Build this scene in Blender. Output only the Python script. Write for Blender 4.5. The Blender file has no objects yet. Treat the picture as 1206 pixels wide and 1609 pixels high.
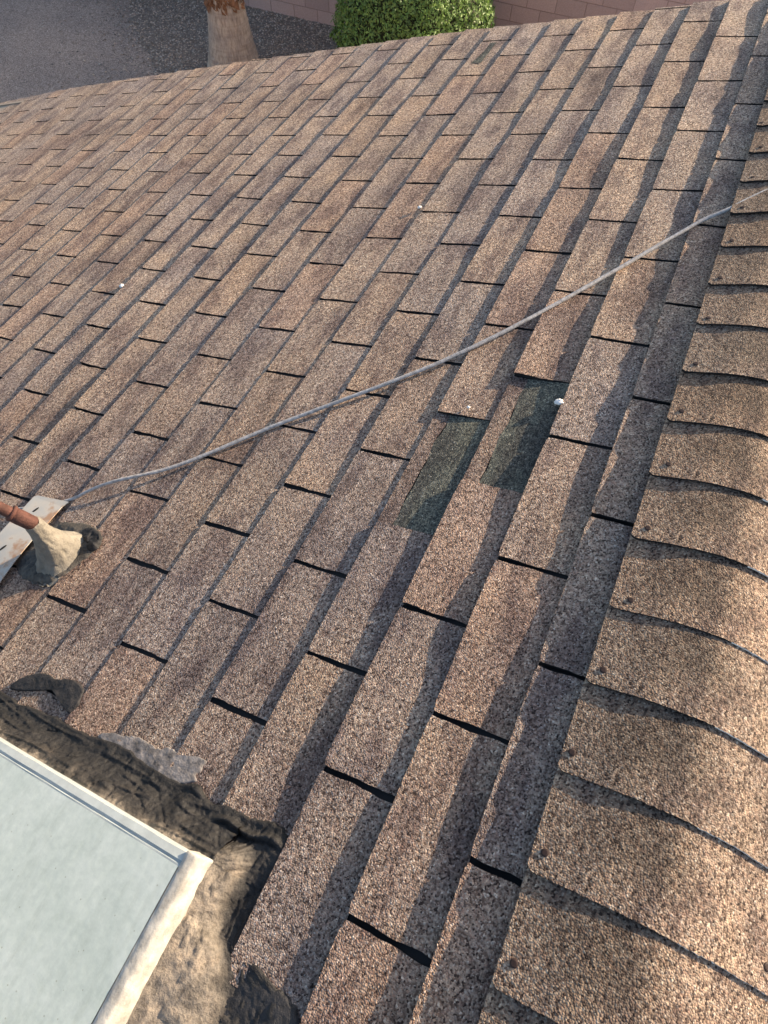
import bpy, bmesh, math, random
from mathutils import Vector, Matrix, noise
random.seed(7)
C = bpy.context.scene.collection
SC = bpy.context.scene
R = math.radians

# ---------------------------------------------------------------- camera, sky, sun, exposure
PITCH = R(18.435)                      # 4/12 roof; roof coordinates: X up the slope (ridge side), Y along the ridge, Z off the deck
RM = Matrix(((math.cos(PITCH), 0, -math.sin(PITCH)), (0, 1, 0), (math.sin(PITCH), 0, math.cos(PITCH))))
def W(x, y, z=0.0): return RM @ Vector((x, y, z))

cam = bpy.data.cameras.new('camera'); cam_o = bpy.data.objects.new('camera', cam); C.objects.link(cam_o)
cam.sensor_fit = 'HORIZONTAL'; cam.sensor_width = 36; cam.lens = 36 * 1020.05 / 1206
cam.clip_start = 0.02; cam.clip_end = 500
rt = RM @ Vector((0.86814345, 0.42182492, -0.26151612))
dn = RM @ Vector((0.20011514, -0.77969086, -0.59332629))
fw = RM @ Vector((-0.45418154, 0.462759, -0.76129707))
cm = Matrix((rt, -dn, -fw)).transposed().to_4x4()
cm.translation = W(0.21109744, 0.04132242, 1.01318046)
cam_o.matrix_world = cm
SC.camera = cam_o

SE, SA = R(8.0), R(45)                 # sun height over the roof plane, direction across it
sun_dir = RM @ Vector((math.cos(SE) * math.cos(SA), math.cos(SE) * math.sin(SA), math.sin(SE)))
sl = bpy.data.lights.new('sun', 'SUN'); sl.energy = 4.7; sl.angle = R(0.5); sl.color = (1.0, 0.80, 0.57)
so = bpy.data.objects.new('sun', sl); C.objects.link(so)
so.rotation_euler = sun_dir.to_track_quat('Z', 'Y').to_euler(); so.location = (6, 6, 8)
w = bpy.data.worlds.new('World'); SC.world = w; w.use_nodes = True
nt = w.node_tree; nt.nodes.clear()
sk = nt.nodes.new('ShaderNodeTexSky'); sk.sky_type = 'NISHITA'; sk.sun_disc = False
sk.dust_density = 2.2; sk.sun_elevation = math.asin(sun_dir.z); sk.sun_rotation = math.atan2(sun_dir.x, sun_dir.y)
bg = nt.nodes.new('ShaderNodeBackground'); bg.inputs[1].default_value = 0.108
wo = nt.nodes.new('ShaderNodeOutputWorld')
nt.links.new(sk.outputs[0], bg.inputs[0]); nt.links.new(bg.outputs[0], wo.inputs[0])
SC.view_settings.view_transform = 'Standard'; SC.view_settings.look = 'None'
SC.view_settings.exposure = 1.27; SC.view_settings.gamma = 1; SC.view_settings.use_curve_mapping = False

# ---------------------------------------------------------------- material helpers
def mat(name):
    m = bpy.data.materials.new(name); m.use_nodes = True
    return m, m.node_tree, m.node_tree.nodes['Principled BSDF']
def nd(t, ty, **kw):
    n = t.nodes.new(ty)
    for k, v in kw.items():
        if k in n.inputs: n.inputs[k].default_value = v
        else: setattr(n, k, v)
    return n
def ramp(t, src, stops, const=False):
    r = t.nodes.new('ShaderNodeValToRGB'); e = r.color_ramp.elements
    r.color_ramp.interpolation = 'CONSTANT' if const else 'LINEAR'
    while len(e) > 1: e.remove(e[-1])
    e[0].position = stops[0][0]; e[0].color = (*stops[0][1], 1)
    for p, c in stops[1:]:
        x = e.new(p); x.color = (*c, 1)
    t.links.new(src, r.inputs[0]); return r.outputs[0]
def mix(t, f, a, b, mode='MIX'):
    m = t.nodes.new('ShaderNodeMix'); m.data_type = 'RGBA'; m.blend_type = mode
    for s, v in ((0, f), (6, a), (7, b)):
        if isinstance(v, (int, float)): m.inputs[s].default_value = v
        elif isinstance(v, tuple): m.inputs[s].default_value = (*v, 1)
        else: t.links.new(v, m.inputs[s])
    return m.outputs[2]
def vmath(t, op, a, b):
    m = t.nodes.new('ShaderNodeVectorMath'); m.operation = op
    t.links.new(a, m.inputs[0]); m.inputs[1].default_value = b; return m.outputs[0]
def fmath(t, op, a, b=0.5):
    m = t.nodes.new('ShaderNodeMath'); m.operation = op
    for i, v in ((0, a), (1, b)):
        if isinstance(v, (int, float)): m.inputs[i].default_value = v
        else: t.links.new(v, m.inputs[i])
    return m.outputs[0]
def co(t): return t.nodes.new('ShaderNodeTexCoord').outputs['Object']
def tnoise(t, vec, scale, detail=3, rough=0.55):
    n = nd(t, 'ShaderNodeTexNoise', Scale=scale, Detail=detail, Roughness=rough); t.links.new(vec, n.inputs['Vector']); return n.outputs['Fac']
def tvor(t, vec, scale, out='Color'):
    n = nd(t, 'ShaderNodeTexVoronoi', Scale=scale); t.links.new(vec, n.inputs['Vector']); return n.outputs[out]
def bump(t, h, dist, strength=1.0, nrm=None):
    b = nd(t, 'ShaderNodeBump', Distance=dist, Strength=strength); t.links.new(h, b.inputs['Height'])
    if nrm is not None: t.links.new(nrm, b.inputs['Normal'])
    return b.outputs[0]

def granules(name, stops, tinted=True, grain=400, bumpd=0.0019):
    m, t, p = mat(name); v = co(t)
    c1 = ramp(t, fmath(t, 'MULTIPLY', tvor(t, v, grain), 1.0), stops, True)
    clump = tnoise(t, v, 130, 3, 0.75)
    c = mix(t, 1.0, c1, ramp(t, clump, [(0.33, (0.50, 0.48, 0.47)), (0.5, (1, 1, 1)), (0.66, (1.50, 1.45, 1.38))]), 'MULTIPLY')
    # weather streaks along the courses, with some soft curvature shading painted in
    st = tnoise(t, vmath(t, 'MULTIPLY', v, (1.0, 0.32, 1.0)), 17, 4, 0.6)
    c = mix(t, 1.0, c, ramp(t, st, [(0.38, (0.64, 0.62, 0.66)), (0.50, (1, 1, 1)), (0.7, (1.14, 1.11, 1.05))]), 'MULTIPLY')
    big = tnoise(t, v, 3.2, 3, 0.6)
    c = mix(t, 1.0, c, ramp(t, big, [(0.3, (0.90, 0.90, 0.96)), (0.7, (1.10, 1.04, 0.98))]), 'MULTIPLY')
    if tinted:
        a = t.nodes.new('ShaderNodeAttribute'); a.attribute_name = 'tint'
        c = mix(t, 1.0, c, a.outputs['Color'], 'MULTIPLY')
    t.links.new(c, p.inputs['Base Color']); p.inputs['Roughness'].default_value = 0.85
    p.inputs['Specular IOR Level'].default_value = 0.25
    h1 = tvor(t, v, grain, 'Distance')
    b = bump(t, fmath(t, 'MULTIPLY', h1, -1.0), bumpd, 0.9)
    b = bump(t, clump, 0.004, 0.55, b)
    t.links.new(b, p.inputs['Normal'])
    return m
TAN = [(0.0, (0.07, 0.048, 0.039)), (0.20, (0.22, 0.158, 0.120)), (0.38, (0.42, 0.328, 0.248)), (0.58, (0.51, 0.415, 0.325)),
       (0.74, (0.38, 0.27, 0.205)), (0.86, (0.72, 0.63, 0.51))]
GRN = [(0.0, (0.036, 0.040, 0.038)), (0.3, (0.085, 0.092, 0.078)), (0.55, (0.15, 0.157, 0.125)), (0.8, (0.25, 0.25, 0.20)), (0.93, (0.42, 0.42, 0.35))]
m_shingle = granules('weathered_granules', TAN)
m_cap = granules('ridge_granules', TAN, True, 370, 0.0017)
m_under = granules('unweathered_granules', GRN, False, 420, 0.0015)

def plain(name, col, rough=0.8, nscale=30, amt=0.25, bd=0.0, bs=60, spec=0.4, metal=0.0):
    m, t, p = mat(name); v = co(t)
    n = tnoise(t, v, nscale, 5, 0.6)
    c = mix(t, 1.0, col, ramp(t, n, [(0.3, (1 - amt,) * 3), (0.7, (1 + amt,) * 3)]), 'MULTIPLY')
    t.links.new(c, p.inputs['Base Color']); p.inputs['Roughness'].default_value = rough
    p.inputs['Specular IOR Level'].default_value = spec; p.inputs['Metallic'].default_value = metal
    if bd: t.links.new(bump(t, tnoise(t, v, bs, 5, 0.65), bd), p.inputs['Normal'])
    return m
m_felt = plain('asphalt_edge', (0.012, 0.012, 0.013), 0.9)
m_stucco = plain('stucco', (0.42, 0.34, 0.27), 0.9, 4, 0.1, 0.004, 90)
m_fascia = plain('painted_fascia', (0.35, 0.27, 0.2), 0.6, 6, 0.1)
m_nail = plain('rusted_nail', (0.030, 0.014, 0.011), 0.7, 300, 0.4)
m_rust = plain('rusted_iron', (0.085, 0.036, 0.027), 0.75, 60, 0.5, 0.002, 250, 0.3)
m_rust2 = plain('rust_stain_top', (0.20, 0.09, 0.05), 0.8, 10, 0.4)
m_alu = plain('galvanised_strip', (0.42, 0.44, 0.45), 0.55, 25, 0.2, 0.0006, 80, 0.5, 0.35)
m_rope = plain('grey_cord', (0.42, 0.40, 0.385), 0.7, 120, 0.4, 0.001, 500)
m_white = plain('white_fluff', (0.85, 0.84, 0.82), 0.9, 100, 0.1)
m_frame = plain('pale_frame', (0.38, 0.42, 0.42), 0.4, 40, 0.12, 0.0004, 120)
m_sealant = plain('white_sealant', (0.42, 0.395, 0.345), 0.75, 45, 0.35, 0.0015, 60)
m_graypatch = plain('grey_sealant', (0.21, 0.19, 0.178), 0.9, 60, 0.6, 0.002, 160)

# ---------------------------------------------------------------- object helpers
def link(o): C.objects.link(o); return o
def empty(name, loc, label, cat, group=None):
    o = bpy.data.objects.new(name, None); link(o); o.location = loc; o.empty_display_size = 0.1
    o['label'] = label; o['category'] = cat
    if group: o['group'] = group
    return o
def build(name, verts, faces, m, parent=None, origin=None, smooth=False, tint=None):
    """verts in world coordinates; origin defaults to the parent's location"""
    org = Vector(origin) if origin is not None else (WL[parent.name].copy() if parent else Vector((0, 0, 0)))
    me = bpy.data.meshes.new(name)
    me.from_pydata([tuple(Vector(v) - org) for v in verts], [], faces)
    mats = m if isinstance(m, list) else [m]
    for x in mats: me.materials.append(x)
    if smooth: me.polygons.foreach_set('use_smooth', [True] * len(me.polygons))
    if tint:
        a = me.color_attributes.new('tint', 'FLOAT_COLOR', 'POINT')
        a.data.foreach_set('color', [x for c in tint for x in (*c, 1.0)])
    me.update()
    o = bpy.data.objects.new(name, me); link(o)
    WL[o.name] = org
    if parent:
        o.parent = parent; o.location = org - WL[parent.name]
    else: o.location = org
    return o
WL = {}
def root(name, loc, *a):
    o = empty(name, loc, *a); WL[o.name] = Vector(loc); return o
def tagged(o, label, cat, group=None, kind=None):
    if label: o['label'] = label
    if cat: o['category'] = cat
    if group: o['group'] = group
    if kind: o['kind'] = kind
    return o
class MB:
    def __init__(s): s.v = []; s.f = []
    def quad_box(s, lo, hi, fn=None):
        fn = fn or (lambda *p: Vector(p)); b = len(s.v)
        for z in (lo[2], hi[2]):
            for x, y in ((lo[0], lo[1]), (hi[0], lo[1]), (hi[0], hi[1]), (lo[0], hi[1])): s.v.append(fn(x, y, z))
        for q in ((3, 2, 1, 0), (4, 5, 6, 7), (0, 1, 5, 4), (1, 2, 6, 5), (2, 3, 7, 6), (3, 0, 4, 7)): s.f.append([b + i for i in q])
    def tube(s, pts, rad, n=10, cap=True, wob=0):
        b = len(s.v); m = len(pts); pts = [Vector(p) for p in pts]
        for i, p in enumerate(pts):
            d = (pts[min(i + 1, m - 1)] - pts[max(i - 1, 0)]).normalized()
            a = d.orthogonal().normalized() if i == 0 else (a0 - d * a0.dot(d)).normalized()
            a0 = a; c = d.cross(a); r = rad[i] if isinstance(rad, (list, tuple)) else rad
            for k in range(n):
                t = 2 * math.pi * k / n; q = p + (a * math.cos(t) + c * math.sin(t)) * r
                if wob: q += (q - p).normalized() * wob * noise.noise(q * 40)
                s.v.append(q)
        for i in range(m - 1):
            for k in range(n):
                s.f.append([b + i * n + k, b + i * n + (k + 1) % n, b + (i + 1) * n + (k + 1) % n, b + (i + 1) * n + k])
        if cap: s.f.append([b + k for k in range(n)][::-1]); s.f.append([b + (m - 1) * n + k for k in range(n)])
    def grid(s, nu, nv, fn, flip=False):
        b = len(s.v)
        for i in range(nu + 1):
            for j in range(nv + 1): s.v.append(fn(i / nu, j / nv))
        for i in range(nu):
            for j in range(nv):
                q = [b + i * (nv + 1) + j, b + (i + 1) * (nv + 1) + j, b + (i + 1) * (nv + 1) + j + 1, b + i * (nv + 1) + j + 1]
                s.f.append(q[::-1] if flip else q)
    def build(s, name, m, parent=None, **k): return build(name, s.v, s.f, m, parent, **k)
def interp(tab, x):
    if x <= tab[0][0]: return tab[0][1]
    for (a, p), (b, q) in zip(tab, tab[1:]):
        if x <= b: return p + (q - p) * (x - a) / (b - a)
    return tab[-1][1]
N = noise.noise

# ---------------------------------------------------------------- roof shape
T, EX = 0.305, 0.131186
GZ = -3.97                               # ground height (ridge line is near 0)
XC = 0.235                                # ridge crest
def und(x, y):                           # gentle unevenness of the deck
    V = -x / EX
    z = 0.0022 * N(Vector((x * 1.1, y * 0.9, 3.1))) + 0.0012 * N(Vector((x * 3.1, y * 1.3, 9.7)))
    if V > 25: z -= 0.00026 * (V - 25) ** 2
    return z
def vb(j):                               # course boundary, in exposures
    d = interp([(5.5, 0), (8.5, .05), (11.5, .18), (14.5, .27), (17.5, .33), (19.5, .39), (21.5, .47), (24, .63), (28, .72), (45, 1.2)], j)
    return j + d
PH = {-1: .437, 0: .533 - .533, 1: .533, 2: .078, 3: .62, 4: .18, 5: .715, 6: .27, 7: .81, 8: .365, 9: .925, 10: .48, 11: .03, 12: .59,
      13: .145, 14: .70, 15: .257, 16: .80, 17: .355, 18: .91, 19: .485, 20: .04, 21: .60, 22: .16, 23: .73, 24: .29, 25: .85, 26: .42,
      27: .97, 28: .53}
def phase(j): return PH[j] if j in PH else (j * 0.5535 + 0.03) % 1.0
def rake(v): return T * interp([(-3, 10.05), (0, 10.08), (3.5, 10.15), (5.4, 10.2), (8, 10.3), (12, 10.38), (24, 10.42), (45, 10.42)], v)
# how far the lower edge of each course stands off the one below it (metres), near and far along the ridge
LIFT = {-1: ((0, .0112), (4, .0102), (10, .0102)), 0: ((0, .0096), (3, .0096), (10, .0098)), 1: ((0, .0072), (1.8, .0084), (2.4, .0090), (3.4, .0085), (5, .0086), (10, .0086)),
        2: ((0, .0044), (2, .0056), (5, .0064), (10, .0070)), 3: ((0, .0028), (3, .0036), (5, .0048), (10, .0062)), 4: ((0, .0022), (4, .0028), (6, .0042), (10, .0056)),
        5: ((0, .0018), (4, .0022), (7, .0040), (10, .0056)), 6: ((0, .0018), (4, .0016), (7, .0038), (10, .0058)), 7: ((0, .0018), (3, .0018), (6, .0044), (10, .0056)),
        8: ((0, .0024), (3, .0040), (6, .0054), (10, .0056)), 9: ((0, .0034), (3, .0064), (6, .0068), (10, .0052)), 10: ((0, .0034), (3, .0078), (6, .0070), (10, .0046)),
        11: ((0, .0034), (3, .0070), (5, .0076), (7, .0054), (10, .0034)), 12: ((0, .0032), (3, .0062), (5, .0062), (7, .0040), (10, .003)), 13: ((0, .003), (3, .0052), (5, .0050), (7, .0030), (10, .0026)),
        14: ((0, .003), (3, .0046), (5, .0030), (10, .0026)), 15: ((0, .003), (3, .0040), (5, .0022), (10, .0024))}
def lift(j, u):
    b = interp(LIFT[j], u) if j in LIFT else 0.0016 + 0.0022 * max(0, min(1, (u - 3.5) / 2)) * max(0, min(1, (24 - j) / 4)) + .0012 * max(0, N(Vector((u * .5, j * .37, 11.3))))
    n = N(Vector((u * 1.3, j * 7.7, 0.4))) * 0.45 + N(Vector((u * 3.2, j * 3.3, 2.2))) * 0.16
    return max(0.0004, b * (1 + n) + 0.0004 * n)
SPOTS = [(9.32, 17.2, .45, .75, .45), (9.0, 18.6, .3, .6, .3), (8.0, 6.9, .3, .3, .25), (8.3, 3.6, .25, .4, .35), (8.0, 14.5, .4, .6, .25),
         (8.25, 22.5, .5, 3, .25), (5.9, 9.2, .5, .3, .15), (8.9, 1.5, .3, .35, .2)]
def tint_at(u, v, base, r):
    d = 1.0
    for su, sv, wu, wv, a in SPOTS:
        q = ((u - su) / wu) ** 2 + ((v - sv) / wv) ** 2
        if q < 4: d *= 1 - a * math.exp(-q * 1.4 + 0.8 * N(Vector((u * 9, v * 4, 1))))
    d *= interp([(0, .72), (2.5, .83), (5, .96), (11, 1.09)], u + v * .12)  # foreground shading painted into the tint, lighter toward the far edge
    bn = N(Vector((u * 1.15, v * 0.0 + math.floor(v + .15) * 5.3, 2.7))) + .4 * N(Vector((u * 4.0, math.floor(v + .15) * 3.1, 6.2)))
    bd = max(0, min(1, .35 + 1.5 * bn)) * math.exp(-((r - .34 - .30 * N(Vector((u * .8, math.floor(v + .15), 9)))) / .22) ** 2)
    d *= 1 - .30 * bd  # soft dark band per tab: weathering plus painted self-shading
    # random darker mottling
    n = N(Vector((u * 1.7, v * 1.1, 5.5)))
    d *= 1 - 0.16 * max(0, n) - 0.10 * max(0, N(Vector((u * 5, v * 3.3, 8))))
    return (base[0] * d, base[1] * d, base[2] * (d * 0.9 + 0.1 if d < 1 else d))
MISSING = {(2, 2), (1, 2)}               # (course, tab): torn away

house = root('house', (0, -0.5, GZ), 'single-storey house whose brown asphalt shingle roof fills the view, some tabs torn off', 'house')

def tab_mesh(V, F, TI, FM, j, u0, u1, v0, v1, P, n1, n2, ylim, rag, base, off=0.0):
    """one shingle tab: P(x_slope, y, z) -> world; top grid with skirt"""
    b = len(V); cols = []
    for i in range(n1 + 1):
        fu = i / n1; u = u0 + (u1 - u0) * fu
        L = lift(j, u) if rag >= 0 else 0.002
        cc = max(0, 1 - min(fu, 1 - fu) * 9)          # corners curl a little
        L += 0.0008 * cc * (0.5 + N(Vector((u0 * 3, j, 4))))
        jv = rag * 0.010 * N(Vector((u * 60, j * 5, 0))) + rag * 0.007 * N(Vector((u * 160, j * 5, 9)))
        jv += (cc ** 3) * -0.02 * (1 if rag > 0 else 0)
        jv += 0.02 * N(Vector((u0 * 5, j * 2.1, 7)))
        for k in range(n2 + 1):
            r = k / n2; v = v0 + (v1 + jv - v0) * r
            uu = u
            if rag > 0 and i in (0, n1): uu += 0.004 * N(Vector((v * 25, u0, j))) + 0.010 * N(Vector((v * 3, u0 * 2, j)))
            y = min(uu * T, ylim); x = -v * EX
            z = und(x, y) + off + 0.0012 + (interp([(8, .0010), (12, .0016), (15, .0022)], j) + L * 1.15) * r ** 1.15
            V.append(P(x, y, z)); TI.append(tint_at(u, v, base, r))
    def idx(i, k): return b + i * (n2 + 1) + k
    for i in range(n1):
        for k in range(n2):
            F.append([idx(i, k), idx(i, k + 1), idx(i + 1, k + 1), idx(i + 1, k)]); FM.append(0)
    # skirt down to the deck
    ring = [idx(0, k) for k in range(n2 + 1)] + [idx(i, n2) for i in range(1, n1 + 1)] + [idx(n1, k) for k in range(n2 - 1, -1, -1)]
    c = len(V)
    down = P(0, 0, -1) - P(0, 0, 0)
    for q in ring: V.append(V[q] + down * 0.020); TI.append((.3, .3, .3))
    e = len(V)
    for q in ring: V.append(V[q].copy()); TI.append((.3, .3, .3))
    for a in range(len(ring) - 1):
        F.append([e + a, c + a, c + a + 1, e + a + 1]); FM.append(1)

def course(j, P, ylo, fine, side):
    V, F, TI, FM = [], [], [], []
    ph = phase(j) if side == 0 else random.random()
    v0, v1 = vb(j), vb(j + 1)
    ylim = rake((v0 + v1) / 2)
    k = math.floor(ylo / T - ph) - 1
    kw = 0.0052 / T
    while (k + ph) * T < ylim:
        kw = (0.0044 + 0.0008 * N(Vector((k * 3.7, j * 5.1, 0.5)))) / T
        u0 = max(k + ph + kw, ylo / T); u1 = min(k + 1 + ph - kw, ylim / T)
        rnd = random.Random(j * 131 + k * 17 + side * 999)
        if u1 > u0 + 0.01 and not (side == 0 and (j, k) in MISSING):
            g = rnd.uniform(0.93, 1.04); h = rnd.uniform(-1, 1); s = rnd.random()
            base = (g * (1 + .03 * h), g, g * (1 - .035 * h))
            if s < .2: base = (g * .95, g * .98, g * 1.03)      # greyer tab
            elif s > .85: base = (g * 1.05, g * .985, g * .95)    # pinker tab
            near = fine and -1.2 < u0 < 5 and j < 11
            mid = fine and -2 < u0
            n1, n2 = (64, 14) if near else ((26, 9) if mid else (3, 1))
            n1 = max(2, int(n1 * (u1 - u0)))
            tab_mesh(V, F, TI, FM, j, u0, u1, v0, v1, P, n1, n2, ylim, (1 if near else .6) if mid else -1, base)
        elif side == 0 and (j, k) in MISSING:      # only the head of the shingle is left, under the course above
            b = len(V)
            for a_ in range(9):
                uu = u0 - .02 + (u1 - u0 + .04) * a_ / 8
                for q_ in (-.16, -.01): V.append(P(-(v0 + q_) * EX, uu * T, und(-(v0 + q_) * EX, uu * T) + .0006)); TI.append((.6, .6, .6))
            for a_ in range(8): F.append([b + 2 * a_, b + 2 * a_ + 1, b + 2 * a_ + 3, b + 2 * a_ + 2]); FM.append(0)
        k += 1
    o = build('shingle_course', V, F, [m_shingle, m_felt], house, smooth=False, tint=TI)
    o.data.polygons.foreach_set('material_index', FM)
    o.data.polygons.foreach_set('use_smooth', [x == 0 for x in FM])
    return o
YLO = -4.0
for j in range(-2, 44): course(j, W, YLO, True, 0)
# the far slope beyond the ridge (mirror of the near one about the crest)
crest = W(XC, 0, 0)
def P2(x, y, z):
    p = W(2 * XC * 0 + x + XC, y, z); q = p - Vector((crest.x, 0, 0))
    return Vector((-q.x + crest.x, q.y, q.z))
for j in range(0, 40): course(j, lambda x, y, z: P2(x + 0.0, y, z), YLO, False, 1)

# deck and felt under the shingles
mb = MB(); nx, ny = 60, 24
def deck(a, b, P):
    x = -vb(44) * EX + 0.01 + a * (vb(44) * EX + (XC - 0.012 if P is W else 0) - 0.01); y = YLO + b * (rake(-x / EX) - 0.006 - YLO)
    return P(x, y, und(x, y) - 0.0016)
mb.grid(nx, ny, lambda a, b: deck(a, b, W))
mb.grid(nx, ny, lambda a, b: deck(a, b, P2), True)
mb.build('roof_felt', m_felt, house)
# weathered course heads showing where tabs have gone
def under(u0, u1, v0, v1, m, z0, name='exposed_underlayer', lab=None, n=40, tint=None, rise=.0006):
    g = MB(); g.grid(n, 6, lambda a, b: W(-(v0 + (v1 - v0) * b) * EX + 0.0065 * N(Vector((a * 6, 0, v1))) * (b if m is m_under else 1 - b) + 0.0012 * N(Vector((a * 30, b, v0))), (u0 + (u1 - u0) * a) * T,
        und(-(v0 + (v1 - v0) * b) * EX, (u0 + (u1 - u0) * a) * T) + z0 + rise * b))
    o = g.build(name, m, house, tint=[tint] * len(g.v) if tint else None, smooth=True)
    if lab: o['label'] = lab
    return o
kk = 0.0052 / T
c0, d0 = phase(1), phase(2)
# course 2, tab 1 and course 1, tab 2
under(d0 + 2 - .01, d0 + 3 + .01, 2.0, 2.76, m_under, 0.0004, lab='dark green underlayer where a tab has torn off, the lower one')
under(d0 + 2 - .01, d0 + 3 + .01, 2.765, 3.01, m_shingle, 0.0009, 'underlying_shingle_edge', tint=(.52, .52, .56), rise=.004)  # tint darkened: the shade lying on this strip is painted in
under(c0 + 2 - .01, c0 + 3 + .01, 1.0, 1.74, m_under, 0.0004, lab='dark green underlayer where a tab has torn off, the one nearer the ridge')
under(c0 + 2 - .01, c0 + 3 + .01, 1.745, 2.01, m_shingle, 0.0009, 'underlying_shingle_edge', tint=(.52, .52, .56), rise=.0045)  # strip shade painted into the tint here too
under(9.15, 9.75, 7.5, 7.97, m_under, 0.0062, lab='small dark bare patch in the shingles near the far roof edge')

# fascia, gable walls
mb = MB()
for P, xs in ((W, XC), (P2, 0.0)):
    x0, x1 = -vb(44) * EX, xs
    mb.quad_box((x0, 3.10, -0.16), (x1, 3.125, -0.012), P)
    mb.quad_box((x0, YLO + .01, -0.16), (x1, YLO + .035, -0.012), P)
    mb.quad_box((x0, YLO + .036, -0.16), (x0 + .025, 3.099, -0.012), P)
mb.build('fascia', m_fascia, house)
mb = MB()
for P, xs in ((W, XC), (P2, 0.0)): mb.quad_box((-vb(44) * EX + .03, YLO + .04, -0.03), (xs - .01, 3.095, -0.018), P)
mb.build('roof_boards', m_fascia, house)
eL = W(-5.3, 0, -0.04); eR = P2(-5.3, 0, -0.04); mb = MB()
yl, yh = YLO + .4, 2.75
mb.v += [Vector((a, b, c)) for b in (yl, yh) for a, c in ((eL.x, GZ), (eR.x, GZ), (eR.x, eR.z), (crest.x, W(XC, 0, -.05).z), (eL.x, eL.z))]
mb.f += [[0, 1, 2, 3, 4], [9, 8, 7, 6, 5], [0, 4, 9, 5], [1, 6, 7, 2]]
mb.build('wall', m_stucco, house)

# ridge caps
CR = 0.085
def capP(s, y, z):
    """s: distance across the crest (- is our slope); rounded over"""
    a = PITCH; r = CR
    if abs(s) > r: x = math.copysign((abs(s) - r) * math.cos(a) + r * 0.985, s); zz = -(abs(s) - r) * math.sin(a) - r * math.sin(a) / 2
    else: x = s * 0.985; zz = -(s * s) / (2 * r) * math.sin(a)
    nx_ = math.sin(a) * max(-1, min(1, s / r)); nz_ = math.sqrt(1 - nx_ * nx_)
    return Vector((crest.x + x + nx_ * z, y, crest.z + zz + nz_ * z))
m_raw = plain('raw_cap_edge', (0.80, 0.78, 0.74), 0.9, 150, 0.35)
nail_src = None
YB = [.012, .150, .287, .426, .561, .701, .843, .981, 1.118, 1.267, 1.402, 1.543, 1.676, 1.817]
while YB[-1] < 3.0: YB.append(YB[-1] + .139)
while YB[0] > YLO + .1: YB.insert(0, YB[0] - .1385)
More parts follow.
